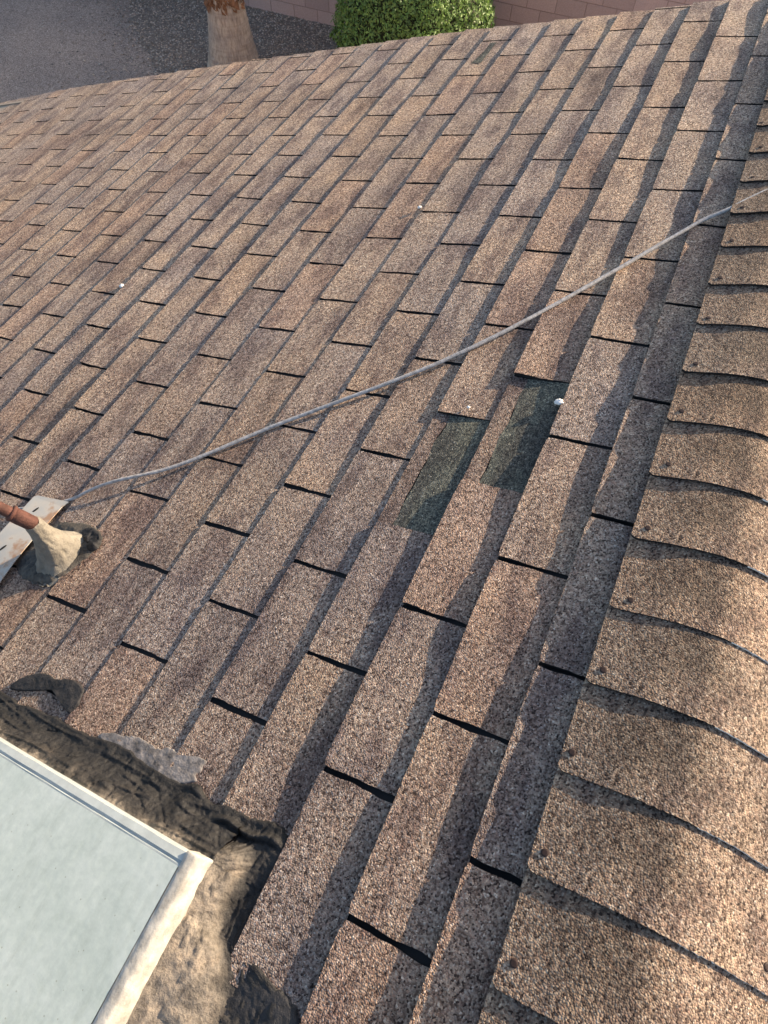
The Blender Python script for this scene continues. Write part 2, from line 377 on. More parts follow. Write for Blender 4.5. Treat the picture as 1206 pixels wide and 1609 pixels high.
for ci, y0 in enumerate(YB):
    V, F, TI, FM = [], [], [], []
    near = -0.6 < y0 < 2
    n1, n2 = (90, 34) if near else (24, 6)
    rnd = random.Random(ci); g = rnd.uniform(.86, 1.06); h = rnd.uniform(-.04, .04)
    L = min(.30, 3.16 - y0); skew = rnd.uniform(-.004, .004); bl = .0050 + rnd.uniform(0, .003) + (.002 if y0 > 1 else 0)
    sl_, sr_ = -.157 + rnd.uniform(-.002, .002), .166
    # softly darker zone in the cap's middle, away from its lower edge
    for i in range(n1 + 1):
        s = sl_ + (sr_ - sl_) * i / n1
        rag = .0013 * N(Vector((s * 170, ci, 0))) + .0012 * N(Vector((s * 20, ci * 3, 0))) + .0008 * N(Vector((s * 420, ci, 5)))
        cr = .006 * max(0, 1 - (s - sl_) / .012) ** 2
        for k in range(n2 + 1):
            f = (k / n2) ** 1.2
            y = y0 + rag * (1 - f) + cr * (1 - f) + skew * i / n1 + L * f
            e = .0012 * N(Vector((y * 160, ci, 4))) * (1 if i == 0 else 0)
            z = .0125 + .0085 * (1 - min(1, abs(s) / .157)) ** 1.0
            z += bl * (1 - f) ** 1.6 + .0009 * N(Vector((s * 7, y * 7, ci))) - .0035
            z += .0012 * math.exp(-((y - y0) / .02) ** 2) * (0.3 + N(Vector((s * 12, ci, 8))))
            V.append(capP(s + e, y, z))
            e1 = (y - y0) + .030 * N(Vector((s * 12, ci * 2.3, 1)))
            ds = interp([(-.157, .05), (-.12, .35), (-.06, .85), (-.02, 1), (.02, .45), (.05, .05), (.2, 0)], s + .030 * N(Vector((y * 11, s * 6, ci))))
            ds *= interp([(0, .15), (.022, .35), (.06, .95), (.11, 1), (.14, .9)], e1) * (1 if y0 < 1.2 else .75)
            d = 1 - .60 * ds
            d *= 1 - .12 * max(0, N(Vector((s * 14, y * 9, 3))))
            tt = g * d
            tt *= .69 * interp([(.8, 1), (1.8, .86)], y0); h_ = .03  # caps farther along tinted darker, their shade painted in
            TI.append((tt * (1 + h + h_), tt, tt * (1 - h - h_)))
    def idx(i, k): return i * (n2 + 1) + k
    for i in range(n1):
        for k in range(n2): F.append([idx(i, k), idx(i + 1, k), idx(i + 1, k + 1), idx(i, k + 1)]); FM.append(0)
    ring = [idx(0, k) for k in range(n2, 0, -1)] + [idx(i, 0) for i in range(n1 + 1)] + [idx(n1, k) for k in range(1, n2 + 1)]
    c = len(V)
    for q in ring:
        sx = V[q].x - crest.x; nrm = Vector((math.sin(PITCH) * max(-1, min(1, sx / CR)), 0, 1)).normalized()
        left = sx < -.14
        V.append(V[q] - nrm * (.014 if left else .0036)); TI.append((1, 1, 1))
    e = len(V)
    for q in ring: V.append(V[q].copy()); TI.append((1, 1, 1))
    for a in range(len(ring) - 1):
        F.append([e + a, e + a + 1, c + a + 1, c + a][::-1])
        FM.append(2 if V[ring[a]].x - crest.x > .02 and n2 <= a < n2 + n1 else 1)
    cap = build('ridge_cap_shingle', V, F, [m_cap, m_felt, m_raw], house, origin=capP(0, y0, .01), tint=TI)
    cap.data.polygons.foreach_set('material_index', FM)
    cap.data.polygons.foreach_set('use_smooth', [x == 0 for x in FM])
    for sgn, sp in ((-1, sl_ + .018 + rnd.uniform(-.004, .010)), (1, sr_ - .020)):
        nl = MB(); sp += rnd.uniform(-.004, .004); yy = y0 + .024 + rnd.uniform(-.006, .010)
        zt = .0125 + .0085 * (1 - min(1, abs(sp) / .157)) - .0035 + bl * .85 + .0014
        b = len(nl.v); nn = 10
        for rr, dz in ((.0056, -.002), (.0052, .0000), (.0035, .0006)):
            for q in range(nn):
                tq = 2 * math.pi * q / nn; nl.v.append(capP(sp + rr * math.cos(tq), yy + rr * math.sin(tq), zt + dz))
        for l in range(2):
            for q in range(nn): nl.f.append([l * nn + q, l * nn + (q + 1) % nn, (l + 1) * nn + (q + 1) % nn, (l + 1) * nn + q])
        nl.f.append([2 * nn + q for q in range(nn)])
        if near or -1 < y0 < 3.3: nl.build('nail_head', m_nail, cap)

# ---------------------------------------------------------------- skylight
SX, SY, SZ = -0.341, -0.026, 0.078     # outer top corner of the frame nearest the camera's top right
SXL, SYL = -1.42, -1.12
sky_r = root('skylight', W((SX + SXL) / 2, (SY + SYL) / 2, 0), 'frosted pale green skylight pane in white frame, black tar round its curb', 'skylight')
m_pane, t, p = mat('frosted_pane'); v = co(t)
n1 = tnoise(t, v, 7, 6, 0.65); n2 = tnoise(t, v, 90, 3, 0.6)
c = ramp(t, n1, [(0.30, (0.50, 0.55, 0.475)), (0.5, (0.61, 0.65, 0.565)), (0.70, (0.69, 0.72, 0.635))])
c = mix(t, 1.0, c, ramp(t, n2, [(0.35, (.94, .95, .95)), (0.65, (1.05, 1.05, 1.05))]), 'MULTIPLY')
n3 = tnoise(t, vmath(t, 'MULTIPLY', v, (9, 1.2, 9)), 5, 6, 0.75); c = mix(t, 1.0, c, ramp(t, n3, [(0.30, (.90, .90, .88)), (0.5, (1, 1, 1)), (0.72, (1.07, 1.06, 1.04))]), 'MULTIPLY')
n4 = tnoise(t, v, 2.6, 8, 0.8); c = mix(t, 1.0, c, ramp(t, n4, [(0.36, (.88, .90, .86)), (0.5, (1, 1, 1))]), 'MULTIPLY')
n5 = tvor(t, v, 60, 'Distance'); c = mix(t, 1.0, c, ramp(t, n5, [(0.05, (.72, .70, .64)), (0.085, (1, 1, 1))]), 'MULTIPLY')
t.links.new(c, p.inputs['Base Color']); p.inputs['Roughness'].default_value = 0.4; p.inputs['Specular IOR Level'].default_value = 0.3
p.inputs['Coat Weight'].default_value = 0.0; p.inputs['Coat Roughness'].default_value = 0.2
t.links.new(bump(t, n2, 0.0004, 0.5), p.inputs['Normal'])
rw = 0.024
g = MB(); g.grid(30, 30, lambda a, b: W(SXL + rw + a * (SX - SXL - 2 * rw - .002), SYL + rw + b * (SY - SYL - 2 * rw + .002), SZ + .0018 + .004 * math.sin(a * math.pi) * math.sin(b * math.pi)))
g.build('pane', m_pane, sky_r, smooth=True)
def frame_bar(mbx, pts, prof, wobble=0.0006):
    # prof: list of (outward, z)
    (xa, ya), (xb, yb) = pts; d = Vector((xb - xa, yb - ya)); L = d.length; d /= L; o = Vector((d.y, -d.x)); n = int(L / .008)
    b = len(mbx.v)
    for i in range(n + 1):
        s = L * i / n
        for q, (ou, z) in enumerate(prof):
            mit = min(max(0, -ou if False else 0), 0)
            w_ = wobble * N(Vector((s * 20, q * 3, xa)))
            mbx.v.append(W(xa + d.x * s + o.x * (ou + w_), ya + d.y * s + o.y * (ou + w_), z + w_))
    m_ = len(prof)
    for i in range(n):
        for q in range(m_ - 1): mbx.f.append([b + i * m_ + q, b + (i + 1) * m_ + q, b + (i + 1) * m_ + q + 1, b + i * m_ + q + 1])
# top and left bars: pale metal with a bevel and a fine inner lip;  right bar: white sealant over the edge
g = MB()
pr = [(0, .02), (0, SZ - .012), (-.003, SZ - .003), (-.014, SZ), (-.016, SZ - .0015), (-.0185, SZ - .0015), (-.0195, SZ + .0012), (-.0225, SZ + .0012), (-.0245, SZ - .003)]
frame_bar(g, ((SXL, SY), (SX - .012, SY)), [(-a, z) for a, z in pr])
frame_bar(g, ((SX, SYL), (SXL, SYL)), [(-a, z) for a, z in pr])
frame_bar(g, ((SXL, SYL), (SXL, SY)), [(-a, z) for a, z in pr])
g.build('frame', m_frame, sky_r, smooth=False)
g = MB()
def seal(a, b):
    e = max(0, (a - .975) / .025); a2 = min(a, .975) / .975
    y = SYL + a2 * (SY - SYL) + e * .004; w1 = .006 * N(Vector((y * 9, 1, 0))) + .003 * N(Vector((y * 40, 2, 0)))
    P = [(-.0245 + w1 * .25, SZ + .0020), (-.019, SZ + .0028), (-.007, SZ + .0012), (.000, SZ - .005), (.004, SZ - .03 + w1), (.006, .030 + w1)]
    f = b * (len(P) - 1); i = min(int(f), len(P) - 2); f -= i
    ou = P[i][0] * (1 - f) + P[i + 1][0] * f; z = P[i][1] * (1 - f) + P[i + 1][1] * f
    q = .0008 * N(Vector((y * 60, b * 9, 3))); z -= e * e * (.03 if b < .6 else .01)
    return W(SX + ou + q * (b > .3), y + q, z + q * .6)
g.grid(320, 15, seal, False)
g.build('sealant_bead', m_sealant, sky_r, smooth=True)
# curb box
g = MB(); g.quad_box((SXL + .004, SYL + .004, -.004), (SX - .004, SY - .004, SZ - .02), W); g.build('curb', m_fascia, sky_r)

m_tar, t, p = mat('tar_and_dust'); v = co(t)
a = t.nodes.new('ShaderNodeAttribute'); a.attribute_name = 'tint'
n1 = tnoise(t, v, 22, 7, 0.7); n2 = tnoise(t, v, 160, 5, 0.7)
c = ramp(t, n1, [(0.34, (0.40, 0.39, 0.38)), (0.5, (1, 1, 1)), (0.66, (1.5, 1.42, 1.32))])
c = mix(t, 1.0, c, ramp(t, n2, [(0.36, (.62, .6, .58)), (0.5, (1, 1, 1)), (.7, (1.25, 1.22, 1.16))]), 'MULTIPLY')
c = mix(t, 1.0, c, a.outputs['Color'], 'MULTIPLY')
t.links.new(c, p.inputs['Base Color']); p.inputs['Roughness'].default_value = 0.62; p.inputs['Specular IOR Level'].default_value = 0.4
b = bump(t, n1, 0.008, 0.7); b = bump(t, n2, 0.0022, 0.9, b); t.links.new(b, p.inputs['Normal'])

OUT_T = [(-1.6, .05), (-1.0, .042), (-.92, .036), (-.87, .042), (-.80, .046), (-.74, .043), (-.69, .050), (-.64, .057), (-.58, .050), (-.53, .047), (-.484, .048),
         (-.45, .058), (-.43, .046), (-.41, .045), (-.37, .053), (-.332, .050), (-.30, .045), (-.271, .036), (-.24, .03)]
OUT_R = [(-1.3, -.14), (-.5, -.14), (-.30, -.145), (-.235, -.12), (-.20, -.10), (-.17, -.105), (-.145, -.13), (-.12, -.165), (-.10, -.232), (-.085, -.243),
         (-.04, -.252), (0, -.262), (.036, -.271)]
def tar_z(dx, dy, e):
    """height of tar over the deck: d = distance outward from curb 0..1 of the skirt width e"""
    return 0
def tar_pt(side, a, b):
    if side == 0:                         # up-slope... the side along the top edge of the frame
        x = -1.5 + a * (1.5 + SX + .001); o = interp(OUT_T, x) + .004 * N(Vector((x * 40, 0, 0)))
        X = x; Y = SY - .002 + b * (o - SY + .002); d = b; X += 0
    elif side == 1:
        y = -1.25 + a * (1.25 + SY); o = interp(OUT_R, y) + .003 * N(Vector((y * 45, 5, 0)))
        Y = y; X = SX - .002 + b * (o - SX + .002); d = b
    else:                                 # the corner fan
        th = a * math.pi / 2; cx, cy = SX, SY
        # outline through (-.271,.036)
        fx, fy = math.sin(th), math.cos(th)
        rT = interp(OUT_T, SX) - SY; rR = interp(OUT_R, SY) - SX
        r = rT * (1 - a) + rR * a; r *= 1 + .34 * math.sin(2 * th) ** 2
        r += .003 * N(Vector((th * 12, 3, 3)))
        X = cx + fx * (r * b) - .002 * (1 - b); Y = cy + fy * (r * b) - .002 * (1 - b); d = b
    # profile: steep dusty cant by the frame, flat black skirt outside
    if side == 1: prof = [(0, .052), (.12, .047), (.24, .040), (.36, .028), (.46, .0120), (.56, .0075), (.96, .0080), (1, .003)]
    elif side == 0: prof = [(0, .050), (.1, .047), (.3, .038), (.5, .024), (.66, .0145), (.8, .0105), (.96, .0092), (1, .004)]
    else:
        prof = [(0, .050), (.12, .047), (.26, .040), (.40, .026), (.52, .0130), (.66, .0090), (.96, .0088), (1, .003)]
    z = interp(prof, d)
    amp = min(1, (1 - d) * 6) * min(1, d * 8 + .2)
    q = Vector((X, Y, 0))
    z += amp * (.0022 * N(q * 22) + .0024 * N(q * 60 + Vector((3, 1, 0))) + .0018 * N(q * 150) + .0010 * N(q * 320))
    z -= amp * .0030 * max(0, 1 - abs(N(q * 17 + Vector((9, 2, 0)))) * 22)
    if side == 0:                         # long lengthwise creases
        z += amp * .0035 * (1 - min(1, abs(N(Vector((X * 7, Y * 60, 2)))) * 5))
        z += amp * .0020 * max(0, N(Vector((X * 28, Y * 14, 6))))
    if side == 1: z += amp * .0030 * (1 - min(1, abs(N(Vector((X * 50, Y * 9, 2)))) * 6))
    # torn lip with a crack near the corner
    ax, ay, bx, by = -.385, .022, -.272, .030
    tt = ((X - ax) * (bx - ax) + (Y - ay) * (by - ay)) / ((bx - ax) ** 2 + (by - ay) ** 2)
    if -.1 < tt < 1.1:
        px, py = ax + tt * (bx - ax), ay + tt * (by - ay) + .004 * math.sin(tt * 9); ds = (Y - py); e = min(1, max(0, (tt + .1) * 5)) * min(1, max(0, (1.1 - tt) * 6))
        z += e * .0085 * math.exp(-((ds - .006) / .0045) ** 2) - e * .0045 * math.exp(-((ds + .001) / .0022) ** 2)
    # bulge turning the corner on the right
    if side == 1: z += .010 * math.exp(-((Y + .035) / .03) ** 2) * math.exp(-((d - .42) / .14) ** 2)
    z = max(z, .0035)
    dust_and_shade = interp([(0, 1), (.25, .95), (.38, .75), (.48, .14), (.6, .03), (1, .02)], d + .07 * N(q * 16) + .05 * N(q * 50)) if side == 1 else \
        interp([(0, .8), (.08, .28), (.20, .09), (.36, .02), (1, .0)], d + .20 * N(q * 14) + .12 * N(q * 45) + .06 * N(q * 140)) if side == 0 else \
        interp([(0, 1), (.25, .3 + .5 * a), (.42, .12 + .55 * a), (.52, .05), (1, .01)], d + .09 * N(q * 16) + .06 * N(q * 50))
    dust_and_shade = max(0, min(1, dust_and_shade))  # tan dust near the frame; shade of trough and corner painted dark
    col = [x0 + (x1 - x0) * dust_and_shade for x0, x1 in zip((.015, .0148, .0155), (.24, .205, .165))]
    return W(X, Y, z), col
V, F, TI = [], [], []
for side, nu, nv in ((0, 420, 44), (1, 330, 44), (2, 60, 44)):
    b0 = len(V)
    for i in range(nu + 1):
        for k in range(nv + 1):
            q, cc = tar_pt(side, i / nu, k / nv); V.append(q); TI.append(cc)
    for i in range(nu):
        for k in range(nv):
            q = [b0 + i * (nv + 1) + k, b0 + (i + 1) * (nv + 1) + k, b0 + (i + 1) * (nv + 1) + k + 1, b0 + i * (nv + 1) + k + 1]
            F.append(q if side == 1 else q)
build('tar_flashing', V, F, m_tar, sky_r, smooth=True, tint=TI)

def blob(name, outline, z0, h, m, parent, tint=None, n=26, seed=0, rag=.003, lab=None):
    """a low smear of mastic with an uneven outline (roof coordinates)"""
    cx = sum(p[0] for p in outline) / len(outline); cy = sum(p[1] for p in outline) / len(outline)
    P = []; M_ = len(outline); per = 14
    for i in range(M_):
        a_, b_, c_, d_ = outline[i - 1], outline[i], outline[(i + 1) % M_], outline[(i + 2) % M_]
        for s in range(per):
            t_ = s / per
            P.append(tuple(.5 * ((2 * b_[k]) + (-a_[k] + c_[k]) * t_ + (2 * a_[k] - 5 * b_[k] + 4 * c_[k] - d_[k]) * t_ ** 2 + (-a_[k] + 3 * b_[k] - 3 * c_[k] + d_[k]) * t_ ** 3) for k in (0, 1)))
    V, F, TI = [], [], []
    for i, (x, y) in enumerate(P):
        rr = rag * N(Vector((x * 90, y * 90, seed))); L = math.hypot(x - cx, y - cy) + 1e-6
        x += (x - cx) / L * rr; y += (y - cy) / L * rr
        for k in range(n + 1):
            f = k / n; X = cx + (x - cx) * f; Y = cy + (y - cy) * f
            z = z0 + h * (1 - f ** 6) + (1 - f ** 4) * h * (1.1 * N(Vector((X * 45, Y * 45, seed))) + .6 * N(Vector((X * 130, Y * 130, seed))))
            V.append(W(X, Y, max(z, z0 * .6) - (.004 if k == n else 0))); TI.append(tint or (.3, .3, .3))
    K = len(P)
    for i in range(K):
        for k in range(n): F.append([i * (n + 1) + k, i * (n + 1) + k + 1, ((i + 1) % K) * (n + 1) + k + 1, ((i + 1) % K) * (n + 1) + k])
    o = build(name, V, F, m, parent, smooth=True, tint=TI)
    if lab: o['label'] = lab
    return o
blob('tar_smear', [(-.967, .052), (-.955, .080), (-.915, .104), (-.875, .106), (-.835, .116), (-.800, .112), (-.782, .084), (-.790, .062), (-.815, .070), (-.835, .088), (-.87, .082), (-.92, .062)], .0062, .0018, m_tar, sky_r, (.024, .023, .024), seed=3, lab='black tar smear on the shingles above the skylight')
blob('tar_smear', [(-.255, -.128), (-.225, -.118), (-.19, -.114), (-.16, -.116), (-.135, -.128), (-.120, -.150), (-.108, -.19), (-.10, -.26), (-.16, -.30), (-.25, -.28), (-.265, -.20)], .0078, .0022, m_tar, sky_r, (.024, .024, .027), seed=5, rag=.007)
blob('sealant_patch', [(-.70, .050), (-.685, .064), (-.65, .072), (-.615, .080), (-.565, .078), (-.545, .088), (-.50, .085), (-.478, .097), (-.462, .088), (-.468, .058), (-.50, .040), (-.58, .040), (-.65, .042)], .0050, .0010, m_graypatch, sky_r, seed=9, rag=.010, lab='grey sealant smeared over the shingles')

# ---------------------------------------------------------------- vent pipe
UPR = Vector((math.sin(PITCH), 0, math.cos(PITCH)))       # world up, in roof coordinates
pb = Vector((-1.102, .345, 0))
vent = root('vent_pipe', W(*pb), 'rusty iron vent pipe in a cracked cream mortar cone, set in black tar', 'vent pipe')
m_mortar = plain('cracked_mortar', (0.215, 0.195, 0.162), 0.85, 28, 0.25, 0.004, 90, 0.3)
blob('tar_base', [(-1.225, .318), (-1.20, .280), (-1.15, .262), (-1.09, .268), (-1.055, .295), (-1.03, .35), (-1.015, .40), (-1.05, .43), (-1.11, .435), (-1.18, .42), (-1.215, .38)], .0055, .007, m_tar, vent, (.07, .064, .056), seed=12, rag=.006)
blob('mastic_rim', [(-1.085, .425), (-1.05, .428), (-1.018, .408), (-1.012, .385), (-1.028, .372), (-1.045, .388), (-1.08, .402)], .0105, .006, m_tar, vent, (.012, .012, .014), seed=2, rag=.004, n=12)
V, F = [], []; prof = [(.000, .098), (.004, .082), (.010, .070), (.022, .060), (.04, .050), (.06, .041), (.08, .034), (.10, .029), (.12, .0255), (.135, .0235), (.143, .022), (.146, .018)]
n = 72; rows = 60
for i in range(rows + 1):
    hh = .160 * (i / rows) ** 1.2; r = interp(prof, hh * .146 / .160); f = i / rows
    for k in range(n):
        th = 2 * math.pi * k / n; e = .80 + .08 * N(Vector((math.cos(th) * 1.3, math.sin(th) * 1.3, hh * 12))) + .05 * N(Vector((math.cos(th) * 4, math.sin(th) * 4, hh * 50)))
        e += -.07 * max(0, 1 - abs(N(Vector((math.cos(th) * 2, math.sin(th) * 2, hh * 30 + 4)))) * 14) * (1 - f)
        ax = Vector((1, 0, 0)) * (1 - f) + Vector((math.cos(PITCH), 0, -math.sin(PITCH))) * f
        c_ = pb + UPR * hh + ax * math.cos(th) * r * e + Vector((0, 1, 0)) * math.sin(th) * r * e * (1 + .1 * (1 - f))
        if i == 0: c_.z = .004
        V.append(W(*c_))
for i in range(rows):
    for k in range(n): F.append([i * n + k, i * n + (k + 1) % n, (i + 1) * n + (k + 1) % n, (i + 1) * n + k])
build('mortar_cone', V, F, m_mortar, vent, smooth=True)
ptop = pb + UPR * .153; pd = Vector((-.38, -.17, .90)).normalized()          # the pipe leans over above the cone
def PA(h): return W(*(ptop + pd * h))
g = MB(); g.tube([W(*(pb + UPR * .11))] + [PA(h) for h in (.0, .02, .05, .09, .15, .22, .30)], [.0122] * 8, 24, True, .0008); g.build('pipe', m_rust, vent, smooth=True)
g = MB(); g.tube([PA(h) for h in (-.006, -.002, .006, .018, .030, .044, .046)], [.0130, .0162, .0166, .0167, .0166, .0162, .0130], 28, True, .0012); g.build('coupling', m_rust, vent, smooth=True)
g = MB(); g.tube([PA(h) for h in (.0425, .044, .048, .050)], [.0160, .0175, .0175, .0160], 28, True, .0006); g.build('coupling_rim', m_rust, vent, smooth=True)

# ---------------------------------------------------------------- metal strip under the pipe
ms = root('metal_strip', W(-1.24, .36, .01), 'loose galvanised metal strip with slots lying behind the mortar cone', 'metal strip')
m_strip, t, p = mat('worn_galvanised'); v = co(t)
nn_ = tnoise(t, v, 16, 4, .6)
c = ramp(t, nn_, [(.40, (.40, .40, .38)), (.54, (.46, .43, .38)), (.64, (.36, .23, .15))])
t.links.new(c, p.inputs['Base Color']); p.inputs['Roughness'].default_value = .6; p.inputs['Specular IOR Level'].default_value = .2
def strip(s, f):
    y = .468 - s * .60; x = -1.252 + (f - .5) * .100 + .02 * s + (.008 if s < .001 else 0)
    x += 0; y += (.5 - f) * -.012 if s < .01 else 0
    z = .014 + .010 * math.sin(min(1, s * 2.2) * math.pi) + .010 * (0.5 - f) + .010 * s + .010 * max(0, .1 - s) * 4
    return Vector((x, y, z))
g = MB()
g.grid(50, 8, lambda s, f: W(*strip(s, f)))
g.grid(50, 8, lambda s, f: W(*(strip(s, f) - Vector((0, 0, .0016)))), True)
for f in (0, 1): g.grid(50, 1, lambda s, k, f=f: W(*(strip(s, f) - Vector((0, 0, .0016 * k)))))
g.grid(1, 8, lambda k, f: W(*(strip(0, f) - Vector((0, 0, .0016 * k)))))
g.build('strip', m_strip, ms)
for (s, f) in ((.075, .38), (.27, .42), (.33, .30)):
    g = MB(); c_ = strip(s, f) + Vector((0, 0, .0006)); q = []
    for k in range(14):
        th = 2 * math.pi * k / 14; g.v.append(W(c_.x + .0035 * math.cos(th) + .5 * .008 * math.sin(th), c_.y + .010 * math.sin(th), c_.z - (.1) * .0035 * math.cos(th)))
    g.f.append(list(range(14))); g.build('slot', m_felt, ms)

# ---------------------------------------------------------------- cord across the roof
pts = [(-2.1, .18, .012), (-1.75, .28, .010), (-1.50, .365, .010), (-1.38, .405, .007), (-1.28, .445, .007), (-1.20, .483, .009), (-1.155, .515, .018), (-1.10, .548, .026), (-1.045, .582, .024), (-.985, .625, .016), (-.90, .698, .0125),
       (-.785, .807, .012), (-.69, .886, .0125), (-.562, .988, .014), (-.44, 1.098, .013), (-.324, 1.220, .015), (-.212, 1.358, .016), (-.10, 1.507, .017), (-.02, 1.612, .020), (.025, 1.664, .023), (.075, 1.706, .026), (.115, 1.750, .027), (.155, 1.790, .027), (.24, 1.865, .026)]
def cr(P, per=8):
    out = []
    for i in range(len(P) - 1):
        a_, b_, c_, d_ = [Vector(P[max(0, min(len(P) - 1, i + k))]) for k in (-1, 0, 1, 2)]
        for s in range(per):
            t_ = s / per
            out.append(.5 * ((2 * b_) + (c_ - a_) * t_ + (2 * a_ - 5 * b_ + 4 * c_ - d_) * t_ ** 2 + (3 * b_ - a_ - 3 * c_ + d_) * t_ ** 3))
    out.append(Vector(P[-1])); return out
path = [W(*(q + Vector((.0012 * N(q * 23), .0012 * N(q * 23 + Vector((5, 0, 0))), 0)))) for q in cr(pts)]
for s in (.06, .12, .2, .4, .8, 1.4): path.append(Vector((0, 0, 0)) + P2(-s, 1.865 + s * .9, .014 + .010 * math.exp(-s * 9)))
g = MB(); rad = [.0037 if i < 40 else min(.0046, .0037 + (i - 40) * .00002) for i in range(len(path))]
g.tube(path, rad, 12, True, .0006)
o = g.build('cord', m_rope, None, origin=W(-.562, .988, .014), smooth=True)
tagged(o, 'pale grey cord stretched diagonally across the shingles from the vent pipe over the ridge', 'cord')

# ---------------------------------------------------------------- white fluff specks
def fluff(px, size, seed, label):
    x, y, z = px; rnd = random.Random(seed); g = MB(); bm = bmesh.new(); bmesh.ops.create_icosphere(bm, subdivisions=3, radius=1)
    for v_ in bm.verts:
        n_ = v_.co.normalized(); e = 1 + .6 * N(n_ * 2.3 + Vector((seed, 0, 0))) + .35 * N(n_ * 6 + Vector((0, seed, 0)))
        v_.co = Vector((n_.x * 1.15, n_.y, n_.z * .6)) * size * e
    org = W(x, y, z + size * .45)
    for v_ in bm.verts: g.v.append(org + RM @ v_.co)
    for f_ in bm.faces: g.f.append([q.index for q in f_.verts])
    bm.free()
    o = g.build('fluff', m_white, None, origin=org, smooth=True); tagged(o, label, 'debris', 'white fluff specks on the shingles')
fluff((-.137, 1.012, .008), .0075, 1, 'white fluff tuft beside the dark green torn patch nearer the ridge')
fluff((-1.745, 1.302, .006), .0075, 2, 'white fluff tuft far down the roof, above and left of the cord')
fluff((-.80, 1.762, .006), .0055, 3, 'tiny white fluff speck in mid roof, up the slope of the tabs beyond the cord')
fluff((.140, .958, .018), .0042, 4, 'small white speck lying on a ridge cap shingle')
fluff((-.325, .965, .008), .0032, 5, 'tiny white speck at the corner of the lower torn-off tab')

# ---------------------------------------------------------------- ground
def flat(name, pts_, z, m, kind='structure', nsub=0):
    o = build(name, [Vector((x, y, z)) for x, y in pts_], [list(range(len(pts_)))], m, None); o['kind'] = kind; return o
m_fine, t, p = mat('fine_gravel'); v = co(t)
n_ = tvor(t, v, 85); n2 = tnoise(t, v, 1.2, 5, .6)
c = ramp(t, n_, [(0, (.26, .20, .155)), (.4, (.42, .325, .255)), (.7, (.52, .405, .32)), (.92, (.74, .61, .50))], True)
c = mix(t, 1.0, c, ramp(t, n2, [(.3, (.86, .86, .9)), (.7, (1.12, 1.08, 1.08))]), 'MULTIPLY')
t.links.new(c, p.inputs['Base Color']); p.inputs['Roughness'].default_value = .95
t.links.new(bump(t, tvor(t, v, 85, 'Distance'), .012, .7), p.inputs['Normal'])
m_earth = plain('earth_under_gravel', (.24, .195, .16), .95, 20, .3, .01, 40)
flat('ground', [(-150, -150), (150, -150), (150, 150), (-150, 150)], GZ, m_fine)
bound_ = [(-9.4, 10.3), (-9.1, 9.75), (-8.55, 9.1), (-8.0, 8.55), (-7.35, 8.0), (-6.9, 7.55), (-6.6, 7.1), (-6.5, 6.6)]
bound = []
for (a_, b_), (c_, d_) in zip(bound_, bound_[1:]):
    for k in range(12):
        f_ = k / 12; x_, y_ = a_ + (c_ - a_) * f_, b_ + (d_ - b_) * f_; bound.append((x_ + .10 * N(Vector((y_ * 2.5, 1, 0))) + .08 * N(Vector((y_ * 9, 3, 0))), y_))
bound.append(bound_[-1])
flat('gravel_bed', [(5.5, 6.6), (5.5, 10.6)] + [(-9.6, 10.6)] + bound, GZ + .004, m_earth)
# loose stones
m_stone, t, p = mat('gravel_stones'); a = t.nodes.new('ShaderNodeAttribute'); a.attribute_name = 'tint'
t.links.new(a.outputs['Color'], p.inputs['Base Color']); p.inputs['Roughness'].default_value = .9
rnd = random.Random(4); V, F, TI = [], [], []
BS = [(b_[1], b_[0]) for b_ in reversed(bound)]
def inside(x, y):
    xb = interp(BS, y); return x > xb
cnt = 0
while cnt < 46000:
    x, y = rnd.uniform(-9.6, -1.0), rnd.uniform(6.7, 10.45)
    if not inside(x, y) and rnd.random() > .35 * math.exp((x - interp(BS, y)) * 2): continue
    s = rnd.uniform(.009, .022); b0 = len(V); cnt += 1; th = rnd.random() * 6.3; k = rnd.uniform(.5, 1)
    ca, sa = math.cos(th), math.sin(th)
    for dx, dy, dz in ((1, 0, .3), (0, k, .35), (-1, .1, .3), (0, -k, .25), (.1, 0, 1)):
        dx += rnd.uniform(-.25, .25); dy += rnd.uniform(-.25, .25); V.append(Vector((x + s * (dx * ca - dy * sa), y + s * (dx * sa + dy * ca), GZ + .003 + s * dz * .9)))
    for q in ((0, 1, 4), (1, 2, 4), (2, 3, 4), (3, 0, 4)): F.append([b0 + i for i in q])
    g_ = rnd.choice((.16, .26, .36, .50, .24)); hh = rnd.uniform(-.05, .18); TI += [(g_ * (1.05 + hh), g_ * .90, g_ * (.76 - hh * .5))] * 5
o = build('loose_gravel', V, F, m_stone, None, tint=TI); tagged(o, 'coarse brown gravel spread over the yard bed', 'gravel', kind='stuff')

